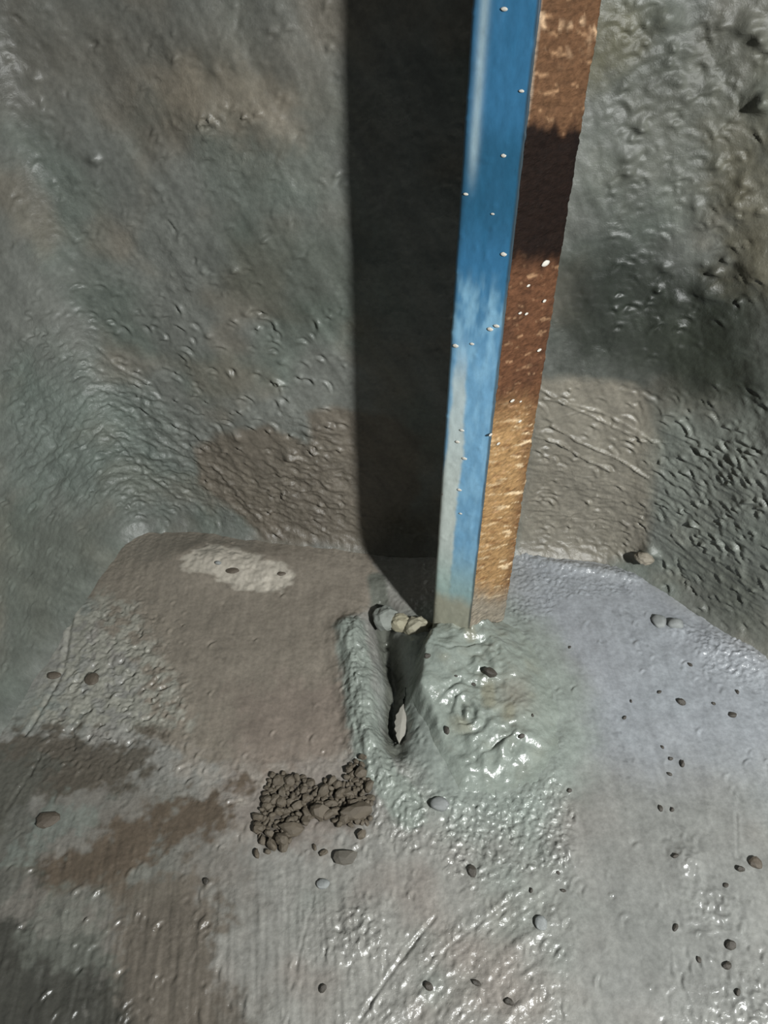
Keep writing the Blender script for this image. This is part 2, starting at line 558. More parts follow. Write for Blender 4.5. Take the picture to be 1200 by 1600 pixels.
nr_ = np.random.RandomState(21)
FLOOR_NICKS = []
for (u0, u1, v0, v1, k) in ((0, 560, 1180, 1600, 110), (560, 900, 1240, 1600, 150), (60, 290, 940, 1200, 90), (640, 900, 880, 1250, 60), (900, 1200, 900, 1600, 70),
                            (530, 660, 960, 1330, 110), (1060, 1200, 970, 1080, 40), (200, 560, 830, 1200, 30), (1030, 1190, 1480, 1600, 25)):
    for _ in range(k):
        px, py = on_floor(nr_.uniform(u0, u1), nr_.uniform(v0, v1))
        ln = nr_.uniform(0.0015, 0.005)
        FLOOR_NICKS.append((px, py, ln, nr_.uniform(0.0011, 0.0018), nr_.uniform(0.6, 1.9), nr_.choice((1, 1, -1)) * nr_.uniform(0.0004, 0.0013)))

gx = axis(-0.50, 0.72, -0.36, 0.39, 0.00095, 0.012)
gy = axis(-0.20, 0.68, 0.14, 0.635, 0.00095, 0.012)
X, Y = [a.ravel() for a in np.meshgrid(gx, gy)]
G = floor_grain(X, Y)
Z = floor_height(X, Y) + nicks(X, Y, FLOOR_NICKS) + 0.0026 * np.clip(G, 0, 1.1) ** 1.6 * fbm(X * 230, Y * 230, 66, 2)
c, w = floor_paint(X, Y)
floor = link('floor', grid_mesh('floor', np.stack([X, Y, Z], 1), len(gx), len(gy), c, w, grain=0.32 * G), MAT_FLOOR)
tag(floor, 'wet troweled grey and brown cement floor of the pit', None, None, 'structure')


def floor_z(x, y):
    return float(floor_height(np.array([x]), np.array([y]))[0])


# ------------------------------------------------------------------ walls
def wall_height(s, z):
    h = 0.004 * fbm(s * 8, z * 8, 110, 3) + 0.0016 * fbm(s * 34, z * 34, 113, 3)
    h += 0.016 * np.exp(-np.maximum(z, 0) / 0.014)
    rag = 0.02 * fbm(s * 20, z * 20, 116, 2)
    m_diag = blob(s, z, wpoly((20, 560), (120, 520), (260, 640), (400, 740), (470, 650), (560, 700), (560, 850), (380, 820), (210, 800), (60, 800), (0, 700)), 0.03, rag)
    m_right = blob(s, z, wpoly((960, 20), (1190, 5), (1195, 560), (1050, 480), (980, 330)), 0.03, rag)
    m_rip = blob(s, z, wpoly((830, 690), (1000, 700), (1190, 680), (1190, 1000), (1010, 880), (820, 855)), 0.02, rag)
    m_smooth = blob(s, z, wpoly((320, 400), (555, 380), (550, 620), (420, 640), (330, 560)), 0.03, rag)
    rough = 1 - 0.6 * m_smooth
    h += 0.00042 * fbm(s * 190, z * 190, 120, 3) * rough
    h += 0.0012 * rough * np.maximum(0, fbm(s * 85, z * 150, 123, 2) - 0.28)
    h += 0.0030 * m_diag * np.maximum(-0.2, ridged(s * 48 + z * 30, z * 75, 126, 3))
    h += 0.0013 * m_right * fbm(s * 45, z * 70, 129, 3)
    h += 0.0013 * m_rip * ridged(s * 40 + z * 30, z * 130, 132, 3)
    # drag marks of the trowel that run down the wall to the right
    a = math.radians(-62)
    h += 0.0012 * fbm((s * math.cos(a) + z * math.sin(a)) * 10, (-s * math.sin(a) + z * math.cos(a)) * 60, 135, 3) * (1 - 0.5 * m_rip)
    for pts, hgt, wd in (([(838, 604), (900, 640), (960, 668), (1010, 690)], 0.0022, 0.0016),
                         ([(836, 682), (872, 690), (912, 716), (960, 736)], 0.0030, 0.0016),
                         ([(862, 664), (905, 690), (970, 718), (1012, 746)], 0.0032, 0.0016),
                         ([(850, 622), (880, 628), (935, 645)], 0.0020, 0.0014),
                         ([(880, 650), (930, 640), (960, 655), (1020, 690), (1100, 700)], 0.0016, 0.0014),
                         ([(1030, 670), (1075, 690), (1120, 705)], 0.0016, 0.0014),
                         ([(300, 715), (345, 740), (390, 790), (440, 800)], 0.0016, 0.0018),
                         ([(128, 700), (160, 665), (190, 690), (230, 740), (280, 775)], 0.0022, 0.002),
                         ([(150, 540), (180, 570), (235, 600)], 0.0018, 0.0018),
                         ([(1060, 870), (1068, 900), (1095, 925), (1150, 975)], -0.002, 0.0014)):
        d, _ = seg_dist(s, z, [on_wall(*p) for p in pts])
        dw = d + 0.0016 * fbm(s * 60, z * 60, 138, 2)
        wd *= 0.7
        h += 1.0 * hgt * np.exp(-(dw / wd) ** 2) * (0.6 + 0.7 * np.abs(fbm(s * 25, z * 25, 139, 2)) * 2)
    r = np.random.RandomState(5)
    lumps = [(1040, 28, 0.010, 0.008), (1195, 158, 0.008, 0.012), (1172, 35, 0.009, 0.006), (1190, 62, 0.006, 0.006), (1128, 38, 0.006, 0.004),
             (1018, 858, 0.008, 0.010), (1105, 455, 0.010, 0.006), (1060, 470, 0.008, 0.004), (240, 710, 0.007, 0.004), (372, 682, 0.007, 0.004),
             (455, 712, 0.008, 0.006), (55, 122, 0.006, 0.004), (147, 248, 0.005, 0.004), (75, 700, 0.012, 0.006), (85, 745, 0.012, 0.006),
             (300, 55, 0.02, 0.004), (320, 180, 0.02, 0.005), (400, 190, 0.02, 0.004), (1150, 320, 0.014, 0.007), (1180, 420, 0.014, 0.007), (1100, 340, 0.012, 0.005)]
    for _ in range(22):
        lumps.append((r.uniform(980, 1200), r.uniform(0, 520), r.uniform(0.003, 0.006), r.uniform(0.002, 0.005)))
    for _ in range(40):
        lumps.append((r.uniform(0, 540), r.uniform(0, 700), r.uniform(0.0025, 0.005), r.uniform(0.001, 0.0025)))
    for (u, v, rad, hgt) in lumps:
        a, b = on_wall(u, v)
        k = (np.abs(s - a) < 3 * rad) & (np.abs(z - b) < 3 * rad)
        h[k] += hgt * np.exp(-(((s[k] - a) / rad) ** 2 + ((z[k] - b) / (rad * 0.75)) ** 2))
    # combed arcs high on the right
    a, b = on_wall(1040, 260)
    m = blob(s, z, wpoly((960, 60), (1080, 30), (1120, 130), (1040, 160), (960, 150)), 0.02)
    h += 0.0005 * m * np.sin(np.hypot(s - a, (z - b)) * 700 + 3 * fbm(s * 30, z * 30, 141, 2))
    return h


def wall_paint(s, z):
    n = lambda k, sd: fbm(s * k, z * k, sd, 3)
    rag = 0.012 * n(22, 150) + 0.005 * n(90, 151)
    c = np.tile(lin((104, 106, 101)), (len(s), 1))
    wet = np.full(len(s), 0.32)
    c = mix(c, lin((88, 96, 89)), 0.7 * sstep(-0.1, 0.45, n(10, 153)))
    c = mix(c, lin((112, 104, 92)), 0.55 * sstep(0.0, 0.5, n(12, 156)))

    def patch(pts, col, k, soft=0.02, r=1.0, dw=0.0):
        nonlocal c, wet
        m = blob(s, z, wpoly(*pts), soft, rag * r)
        c = mix(c, lin(col), k * m)
        wet = wet + dw * m

    patch([(0, 0), (550, 0), (550, 200), (400, 240), (200, 200), (0, 140)], (100, 95, 86), 0.6, 0.05, 2)
    patch([(250, 100), (440, 150), (460, 210), (300, 200), (220, 130)], (126, 117, 103), 0.6, 0.02, 2)
    patch([(60, 560), (200, 600), (330, 760), (210, 810), (0, 800), (0, 620)], (98, 108, 102), 0.6, 0.04, 2)
    patch([(0, 800), (190, 800), (120, 950), (0, 1080)], (92, 97, 90), 0.8, 0.03, 1)
    patch([(300, 700), (340, 680), (420, 660), (478, 690), (482, 648), (520, 636), (600, 650), (650, 690), (660, 760), (600, 850), (420, 830), (310, 755)],
          (98, 91, 81), 0.9, 0.006, 0.6)
    patch([(560, 800), (680, 790), (680, 880), (560, 860)], (84, 80, 70), 0.8, 0.02)
    # right of the post
    patch([(940, 0), (1200, 0), (1200, 330), (1060, 350), (940, 300), (900, 120)], (68, 70, 62), 0.8, 0.04, 1.5, -0.3)
    patch([(960, 150), (1090, 120), (1120, 280), (1000, 320), (940, 250)], (84, 86, 80), 0.5, 0.03, 2)
    patch([(345, 340), (440, 330), (556, 350), (556, 500), (440, 520), (350, 450)], (62, 68, 60), 0.6, 0.03, 0.8)
    patch([(900, 30), (990, 10), (1000, 70), (930, 110)], (98, 94, 78), 0.7, 0.02)
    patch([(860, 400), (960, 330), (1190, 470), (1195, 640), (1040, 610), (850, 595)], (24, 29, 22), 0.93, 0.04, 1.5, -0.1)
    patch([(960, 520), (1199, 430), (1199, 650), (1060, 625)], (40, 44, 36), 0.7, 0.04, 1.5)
    patch([(915, 20), (1010, 5), (985, 90), (930, 130)], (86, 84, 66), 0.7, 0.02, 1)
    patch([(1140, 230), (1199, 200), (1199, 420), (1120, 400)], (84, 78, 60), 0.6, 0.03, 2)
    patch([(840, 590), (930, 592), (1010, 612), (1035, 690), (1010, 870), (900, 880), (805, 870)], (112, 107, 96), 0.9, 0.008, 0.5)
    patch([(1035, 640), (1195, 650), (1199, 1000), (1040, 880), (1020, 760)], (104, 108, 101), 0.75, 0.02)
    patch([(1080, 860), (1199, 900), (1199, 1000), (1100, 950)], (72, 74, 66), 0.6, 0.02)
    patch([(1120, 200), (1199, 150), (1199, 460), (1150, 400)], (88, 84, 70), 0.6, 0.03, 2)
    ca, sa = math.cos(-1.0), math.sin(-1.0)
    c *= (1 + 0.30 * fbm((s * ca + z * sa) * 9, (-s * sa + z * ca) * 45, 170, 4))[:, None]
    c *= (1 + 0.18 * n(50, 159) + 0.10 * fbm(s * 160, z * 160, 162, 2))[:, None]
    g = 0.20 + 0.5 * n(18, 166)
    for p, val, k, soft in (([(20, 560), (120, 520), (260, 640), (400, 740), (470, 650), (560, 700), (560, 850), (380, 820), (210, 800), (60, 800), (0, 700)], 0.75, 0.9, 0.03),
                            ([(960, 20), (1190, 5), (1195, 560), (1050, 480), (980, 330)], 0.4, 0.8, 0.03),
                            ([(830, 700), (1000, 720), (1190, 680), (1190, 1000), (1010, 880), (820, 855)], 0.55, 0.8, 0.02),
                            ([(320, 400), (555, 380), (550, 620), (420, 640), (330, 560)], 0.08, 0.8, 0.03)):
        m = blob(s, z, wpoly(*p), soft, rag)
        g = g * (1 - k * m) + val * k * m
    return c * GAIN, wet + 0.25 * n(30, 164), g


WALL_NICKS = []
for (u0, u1, v0, v1, k, ln0, ht) in ((0, 540, 0, 500, 170, 0.006, 0.0018), (0, 540, 480, 830, 260, 0.006, 0.0030), (0, 150, 800, 1050, 60, 0.005, 0.002), (950, 1199, 0, 560, 170, 0.006, 0.0022),
                                     (840, 1199, 600, 880, 210, 0.007, 0.0024), (1040, 1199, 700, 1000, 110, 0.006, 0.0032), (305, 425, 172, 202, 14, 0.004, 0.0035), (700, 850, 0, 800, 40, 0.005, 0.0018)):
    for _ in range(k):
        pa, pb = on_wall(nr_.uniform(u0, u1), nr_.uniform(v0, v1))
        tilt = -0.45 if u0 >= 840 and v0 >= 600 else (0.25 if u0 < 540 and v0 < 480 else -0.1)
        if u0 == 0 and v0 == 480:
            tilt = -0.5
        WALL_NICKS.append((pa, pb, nr_.uniform(0.3, 1.0) * ln0, nr_.uniform(0.0013, 0.0021), tilt + nr_.normal(0, 0.35), nr_.choice((1, 1, -1)) * nr_.uniform(0.3, 1.0) * ht))
wz = np.concatenate([np.arange(-0.05, 0.30, 0.0012), np.arange(0.30, 0.60, 0.0017), np.arange(0.60, 0.80, 0.01)])
s_all = [np.concatenate([np.arange(0, 0.40, 0.012), np.arange(0.40, S_L, 0.0018), [S_L]]),
         np.concatenate([np.arange(S_L, S_R, 0.0013), [S_R]]),
         np.concatenate([np.arange(S_R, S_R + 0.24, 0.0016), np.arange(S_R + 0.24, ARC[-1], 0.012)])]
WALL_LABEL = ('dark greenish cement wall along the left side of the pit', 'cement back wall behind the blue and rusty post',
              'rough lumpy cement wall at the right side of the pit')
for name, ss, lab in zip(('wall_left', 'wall_back', 'wall_right'), s_all, WALL_LABEL):
    S_, Z_ = [a.ravel() for a in np.meshgrid(ss, wz)]
    x, y, nx, ny = plan_at(S_)
    d = wall_height(S_, Z_)
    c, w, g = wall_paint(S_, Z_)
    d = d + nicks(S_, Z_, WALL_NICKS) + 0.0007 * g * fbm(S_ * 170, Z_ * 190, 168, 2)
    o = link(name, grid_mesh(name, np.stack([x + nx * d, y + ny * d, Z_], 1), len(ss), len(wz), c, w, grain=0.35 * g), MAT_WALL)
    tag(o, lab, None, None, 'structure')

# ------------------------------------------------------------------ post: blue tube and rusty bar
A = np.array([0.0793, 0.463])                      # the edge where blue meets rust
T_B = np.array([-0.927, 0.375])                    # along the blue face, to the left
N_B = np.array([-0.375, -0.927])
T_R = np.array([0.788, 0.616])                     # along the rusty face, to the right
N_R = np.array([0.616, -0.788])
W_B, W_R = 0.0368, 0.0487
POST_TOP, POST_BOT = 0.86, -0.01

post = bpy.data.objects.new('steel_post', None)
post.location = (A[0], A[1], 0.0)
COL.objects.link(post)
tag(post, 'upright steel post, blue painted on one face and rusty on the other', 'post')


def post_z(v):
    """height on the post's front edge seen at photo row v"""
    yc = (v - 800) / F_PX
    return CAM_H + A[1] * (-SP - yc * CP) / (CP - yc * SP)


def prism(name, outline, mat, painter, disp=None, step_z=0.0016):
    """closed bar: outline (plan points, dense) drawn up in many rings and capped"""
    zz = np.concatenate([np.arange(POST_BOT, 0.56, step_z), [0.6, 0.7, POST_TOP]])
    P = np.array(outline)
    n = len(P)
    x = np.tile(P[:, 0], len(zz))
    y = np.tile(P[:, 1], len(zz))
    z = np.repeat(zz, n)
    if disp is not None:
        nxt, prv = np.roll(P, -1, 0), np.roll(P, 1, 0)
        t = nxt - prv
        t /= np.linalg.norm(t, axis=1)[:, None] + 1e-9
        nor = np.stack([t[:, 1], -t[:, 0]], 1)
        ctr = P.mean(0)
        nor *= np.sign(np.sum(nor * (P - ctr), 1).mean() + 1e-9)
        d = disp(x, y, z)
        x = x + np.tile(nor[:, 0], len(zz)) * d
        y = y + np.tile(nor[:, 1], len(zz)) * d
    alb, wet = painter(x, y, z)
    me = grid_mesh(name, np.stack([x - A[0], y - A[1], z], 1), n, len(zz), alb, wet, wrap=True)
    bm = bmesh.new()
    bm.from_mesh(me)
    bm.verts.ensure_lookup_table()
    bm.faces.new([bm.verts[i] for i in range(n)][::-1])
    bm.faces.new([bm.verts[(len(zz) - 1) * n + i] for i in range(n)])
    bmesh.ops.recalc_face_normals(bm, faces=bm.faces)
    bm.to_mesh(me)
    bm.free()
    return link(name, me, mat, post)


def rounded(corners, radii, step):
    """dense closed outline through corners with rounded bends"""
    out = []
    n = len(corners)
    for i in range(n):
        p, a, b = np.array(corners[i]), np.array(corners[i - 1]), np.array(corners[(i + 1) % n])
        r = radii[i]
        da, db = (a - p) / np.linalg.norm(a - p), (b - p) / np.linalg.norm(b - p)
        q0, q1 = p + da * r, p + db * r
        arc = [(1 - t) ** 2 * q0 + 2 * t * (1 - t) * p + t * t * q1 for t in np.linspace(0, 1, 6)]
        nb = np.array(corners[(i + 1) % n])
        end = nb + (p - nb) / np.linalg.norm(p - nb) * radii[(i + 1) % n]
        out += arc
        k = max(1, int(np.linalg.norm(end - q1) / step))
        out += [q1 + (end - q1) * j / k for j in range(1, k)]
    return out


def blue_paint(x, y, z):
    a = ((x - A[0]) * T_B[0] + (y - A[1]) * T_B[1]) / W_B          # 0 at the seam, 1 at the left edge
    n = lambda fa, fz, s: fbm(a * fa, z * fz, s, 3)
    c = np.tile(lin((48, 98, 132)), (len(x), 1))
    wet = np.full(len(x), 0.75)
    c = mix(c, lin((40, 96, 130)), sstep(0.0, 0.5, n(2.5, 14, 200)) * 0.7)
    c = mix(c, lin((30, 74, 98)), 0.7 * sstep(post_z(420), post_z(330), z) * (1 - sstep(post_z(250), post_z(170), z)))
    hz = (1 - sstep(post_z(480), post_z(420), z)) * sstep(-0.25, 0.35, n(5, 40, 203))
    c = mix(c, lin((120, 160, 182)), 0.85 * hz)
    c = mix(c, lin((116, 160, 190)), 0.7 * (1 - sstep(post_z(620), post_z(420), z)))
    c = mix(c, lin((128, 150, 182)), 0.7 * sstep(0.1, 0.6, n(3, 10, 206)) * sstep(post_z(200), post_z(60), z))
    c = mix(c, lin((140, 160, 168)), 0.85 * np.exp(-((a - 0.79) / 0.075) ** 2) * sstep(post_z(330), post_z(230), z))      # highlight along the bend, painted into the colour
    lo = 1 - sstep(post_z(820), post_z(480), z)
    wav = 0.05 * n(1.0, 45, 209)
    mid = 0.74 + 0.06 * sstep(0.75, 1.0, lo) + wav
    half = 0.09 + 0.11 * lo + 0.03 * n(2, 90, 210)
    st = (1 - sstep(half - 0.03, half + 0.05, np.abs(a - mid))) * sstep(0.0, 0.3, lo) * (0.65 + 0.35 * lo)
    st = np.maximum(st, sstep(0.6, 0.8, a) * sstep(0.85, 1.0, lo))
    c = mix(c, lin((176, 182, 174)), 0.92 * st)                      # cement film on the left edge
    wet -= 0.4 * st
    base = 1 - sstep(post_z(935), post_z(850), z)
    c = mix(c, lin((136, 158, 152)), 0.8 * base)
    c = mix(c, lin((140, 138, 122)), 0.95 * (1 - sstep(post_z(955), post_z(930), z + 0.006 * n(4, 60, 212))))
    chips = sstep(0.55, 0.62, n(9, 70, 215)) * sstep(0.82, 0.95, a)
    c = mix(c, lin((110, 60, 52)), chips)
    c = mix(c, lin((44, 48, 46)), 0.85 * (1 - sstep(0.02, 0.06, np.abs(a) + 0.02 * n(1, 50, 218))))
    return c, wet


tb, nb = T_B, -N_B
DEPTH = 0.034
blue_corners = [A, A + nb * DEPTH, A + nb * DEPTH + tb * W_B, A + tb * W_B]
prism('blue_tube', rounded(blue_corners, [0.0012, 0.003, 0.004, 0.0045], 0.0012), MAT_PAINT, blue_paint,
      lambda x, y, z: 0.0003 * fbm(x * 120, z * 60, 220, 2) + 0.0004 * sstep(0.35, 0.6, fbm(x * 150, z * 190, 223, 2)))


def rust_paint(x, y, z):
    a = ((x - A[0]) * T_R[0] + (y - A[1]) * T_R[1]) / W_R
    z = z + (0.022 - 0.025 * np.clip(z, 0, 0.6)) * a                                   # the flakes and bands sag towards the outer edge
    n = lambda fa, fz, s: fbm(a * fa, z * fz, s, 3)
    zz = z + 0.010 * n(4, 40, 230)
    c = np.tile(lin((82, 55, 38)), (len(x), 1))
    wet = np.full(len(x), 0.25)
    c = mix(c, lin((68, 46, 33)), 0.8 * sstep(-0.1, 0.5, n(3, 22, 233)))
    low = 1 - sstep(post_z(690), post_z(600), zz)
    c = mix(c, lin((148, 118, 80)), 0.85 * low * (1 - 0.6 * sstep(0.6, 1.0, a + 0.25 * n(2, 20, 236))))
    c = mix(c, lin((206, 184, 150)), 0.85 * low * sstep(0.16, 0.42, n(2.2, 230, 239)) * (0.5 + 0.5 * sstep(0.3, 0.7, a)))
    c = mix(c, lin((104, 72, 44)), 0.7 * low * sstep(0.16, 0.42, n(2.4, 210, 240)))
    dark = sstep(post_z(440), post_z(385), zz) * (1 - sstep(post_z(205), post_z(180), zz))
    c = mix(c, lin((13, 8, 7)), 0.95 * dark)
    mid = sstep(post_z(205), post_z(180), zz)
    c = mix(c, lin((86, 64, 45)), 0.6 * mid)
    c = mix(c, lin((196, 166, 134)), 0.65 * sstep(0.15, 0.5, n(4, 100, 242)) * sstep(post_z(110), post_z(10), zz))
    c = mix(c, lin((170, 136, 104)), 0.45 * sstep(0.28, 0.5, n(2.6, 260, 245)) * (1 - dark))
    c = mix(c, lin((150, 140, 126)), 0.6 * (1 - sstep(0.0, 0.06, a)) * mid)
    foot = 1 - sstep(post_z(960), post_z(910), zz + 0.02 * (a - 0.5))
    c = mix(c, lin((122, 118, 108)), 0.85 * foot)
    return c * 1.0, wet


tr, nr = T_R, -N_R
TH = 0.006
g = 0.0010
O = A + tr * g + nr * 0.0006
LEG = 0.030
ang = [O, O + nr * TH, O + tr * (W_R - g - TH) + nr * TH, O + tr * (W_R - g - TH) + nr * LEG, O + tr * (W_R - g) + nr * LEG, O + tr * (W_R - g)]
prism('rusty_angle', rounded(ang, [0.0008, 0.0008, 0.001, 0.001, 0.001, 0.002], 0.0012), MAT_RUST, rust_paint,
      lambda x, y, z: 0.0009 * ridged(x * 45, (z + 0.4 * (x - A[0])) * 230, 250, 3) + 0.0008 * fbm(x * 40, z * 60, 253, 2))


# ------------------------------------------------------------------ lumps: stones, crumbs, spots
def lump_mesh(name, seed, flat=0.7, jag=0.25, sub=2, col=(80, 76, 68), var=0.15, wet=0.5):
    bm = bmesh.new()
    bmesh.ops.create_icosphere(bm, subdivisions=sub, radius=1.0)
    r = np.random.RandomState(seed)
    P = np.array([v.co[:] for v in bm.verts])
    q = np.ones(len(P))
    for _ in range(7):                                   # cut flat facets
        d = r.normal(size=3)
        d /= np.linalg.norm(d)
        lim = r.uniform(0.62, 0.92)
        k = P @ d
        over = np.maximum(0, k - lim)
        P = P - over[:, None] * d[None, :] * min(1.0, jag * 3.2)
    off = r.rand(3) * 50
    q = 1 + jag * fbm(P[:, 0] * 1.8 + off[0] + P[:, 2], P[:, 1] * 1.8 + off[1] - P[:, 2] * 0.7, 300 + seed % 7, 2)
    P = P * q[:, None] * np.array([1, r.uniform(0.7, 0.95), flat])
    if sub > 2 and jag > 0.16:
        P = P * (1 + 0.16 * fbm(P[:, 0] * 4 + P[:, 2] * 3, P[:, 1] * 4 - P[:, 2] * 2, 350, 3))[:, None]
    for v, p in zip(bm.verts, P):
        v.co = p
    for f in bm.faces:
        f.smooth = jag < 0.16
    me = bpy.data.meshes.new(name)
    bm.to_mesh(me)
    bm.free()
    c = np.tile(lin(col), (len(P), 1)) * (1 + var * r.normal(size=(len(P), 1)) * 0.6)
    paint(me, c, np.full(len(P), wet))
    return me


# mortar spots splashed on the post (parts of it)
spot_meshes = [lump_mesh('mortar_spot', 400 + i, 0.5, 0.12, 2, (196, 192, 182), 0.05, 0.5) for i in range(3)]


def post_spot(u, v, r, blue):
    d = ray(u, v)
    T, N, nm = (T_B, N_B, 'blue') if blue else (T_R, N_R, 'rust')
    den = d[0] * N[0] + d[1] * N[1]
    t = (A @ N) / den
    p = np.array(d) * t
    o = link('mortar_spot', spot_meshes[int(u) % 3], MAT_MORTAR, post)
    p[:2] += N * 0.0004
    o.location = (p[0] - A[0], p[1] - A[1], p[2] + CAM_H)
    nrm = Vector((N[0], N[1], 0))
    o.rotation_euler = nrm.to_track_quat('Z', 'Y').to_euler()
    k = r / F_PX * np.linalg.norm(p)
    o.scale = (k, k * 0.7, k * 0.55)


for (u, v, r, b) in ((852, 411, 9, False), (776, 509, 5, True), (766, 514, 5, True), (712, 540, 5, True), (738, 537, 4, True), (726, 716, 5, True),
                     (718, 765, 4, True), (787, 397, 5, True), (720, 802, 3, True), (722, 672, 4, True), (715, 690, 4, True), (770, 334, 3, True),
                     (788, 14, 5, True), (815, 142, 4, True), (787, 243, 4, True), (728, 303, 4, True), (800, 626, 5, False), (813, 627, 3, False),
                     (812, 658, 4, False), (766, 679, 4, False), (822, 490, 4, False), (812, 489, 4, False), (850, 470, 4, False), (842, 547, 5, False),
                     (778, 693, 4, False), (825, 446, 4, False)):
    post_spot(u, v, r, b)

# ------------------------------------------------------------------ mound of fresh mortar round the foot of the post
foot_l, foot_r = A + T_B * W_B, A + T_R * W_R
FOOT = [A - N_B * 0.002 + T_R * 0.001, foot_l - N_B * 0.002 - T_B * 0.002, foot_l - N_B * 0.033 - T_B * 0.002, A - N_B * 0.033 + T_R * 0.012, foot_r - N_R * 0.029 - T_R * 0.001, foot_r - N_R * 0.001 - T_R * 0.001]


def mound_surface(x, y):
    d, _ = seg_dist(x, y, MOUND, True)
    d = np.where(inside(x, y, MOUND), d, -d) + 0.003 * fbm(x * 60, y * 60, 310, 3)
    e = sstep(-0.001, 0.036, d)
    front = on_floor(740, 1240)[1]
    back = A[1]
    k = np.clip((y - front) / (back - front), 0, 1.15)
    left = 1 - sstep(on_floor(640, 1050)[0], on_floor(760, 1050)[0], x)
    body = (0.007 + 0.027 * sstep(0.10, 0.95, k)) * (1 - 0.45 * (1 - left) * sstep(0.2, 0.7, k))
    steep = sstep(-0.001, 0.010, d)
    h = body * (e * (1 - left) + steep * left) * (0.85 + 0.3 * fbm(x * 26, y * 26, 313, 2))
    # folded swirls
    wx, wy = x + 0.007 * fbm(x * 32, y * 32, 316, 3), y + 0.007 * fbm(x * 32, y * 32, 319, 3)
    for (u, v, r, amp, freq) in ((728, 1106, 0.017, 0.0024, 560), (722, 1185, 0.032, 0.0022, 330), (826, 1176, 0.034, 0.0018, 360), (745, 1035, 0.03, 0.0018, 420)):
        cx, cy = on_floor(u, v, 0.02)
        rr = np.hypot(wx - cx, wy - cy)
        g = np.exp(-(rr / r) ** 2)
        h = h + e * g * (amp * np.sin(rr * freq + 0.6) + amp * 1.1)
    h = h + e * (0.0016 * ridged(wx * 40, wy * 55, 322, 3) + 0.0015 * streak(wx, wy, 0.5, 25, 120, 324) + 0.0014 * fbm(x * 210, y * 210, 325, 2) * sstep(-0.1, 0.3, fbm(x * 30, y * 30, 326, 2)))
    for pts in ([(700, 1140), (684, 1172), (690, 1212), (728, 1236), (776, 1232)], [(712, 1085), (704, 1105), (716, 1124), (738, 1126)], [(655, 1010), (700, 1020), (760, 1000)], [(700, 1205), (735, 1180), (775, 1155), (800, 1140)], [(800, 1160), (830, 1190), (870, 1215)], [(660, 1110), (700, 1075), (720, 1060)],
                [(720, 940), (732, 962), (733, 990)], [(690, 1190), (760, 1195), (800, 1215)]):
        dd, _ = seg_dist(x, y, [on_floor(p[0], p[1], 0.02) for p in pts])
        dd = dd + 0.0015 * fbm(x * 80, y * 80, 328, 2)
        h = h - e * 0.0038 * 0.6 * np.exp(-(dd / 0.0017) ** 2)
    dd, _ = seg_dist(x, y, FOOT, True)
    dd = dd + 0.003 * fbm(x * 70, y * 70, 336, 3)
    h = h + e * 0.011 * np.exp(-np.maximum(dd, 0) / 0.005) * (0.7 + 0.8 * fbm(x * 90, y * 90, 337, 2))
    return h, e, d


mx0, my0 = np.min(MOUND, 0) - 0.01
mx1, my1 = np.max(MOUND, 0) + 0.01
my1 = max(my1, A[1] + 0.05)
ax, ay = np.arange(mx0, mx1, 0.0011), np.arange(my0, my1, 0.0011)
X, Y = [a.ravel() for a in np.meshgrid(ax, ay)]
h, e, d = mound_surface(X, Y)
Z = floor_height(X, Y) + h - 0.004 * (1 - sstep(-0.006, 0.001, d))
n3 = fbm(X * 50, Y * 50, 331, 3)
c = np.tile(lin((124, 131, 124)), (len(X), 1))
c = mix(c, lin((112, 116, 108)), 0.6 * sstep(0.0, 0.5, n3))
bx, by = on_floor(805, 1085, 0.015)
c = mix(c, lin((118, 111, 100)), 0.6 * np.exp(-((X - bx) / 0.016) ** 2 - ((Y - by) / 0.02) ** 2))
c = mix(c, lin((128, 122, 100)), 0.5 * sstep(0.1, 0.5, fbm(X * 30, Y * 30, 334, 2)) * e)
me = grid_mesh('mortar_mound', np.stack([X, Y, Z], 1), len(ax), len(ay), c * GAIN, 0.75 + 0.25 * n3)
bm = bmesh.new()
bm.from_mesh(me)
bm.verts.ensure_lookup_table()
dead = [bm.verts[int(i)] for i in np.where((d < -0.006) | inside(X, Y, FOOT))[0]]
bmesh.ops.delete(bm, geom=dead, context='VERTS')
rim = [ed for ed in bm.edges if ed.is_boundary]
ext = bmesh.ops.extrude_edge_only(bm, edges=rim)
for v in [g_ for g_ in ext['geom'] if isinstance(g_, bmesh.types.BMVert)]:
    v.co.z = -0.012
bm.to_mesh(me)
bm.free()
mound = link('mortar_mound', me, MAT_MORTAR)
tag(mound, 'swirled heap of fresh wet grey mortar around the foot of the post', 'mortar')


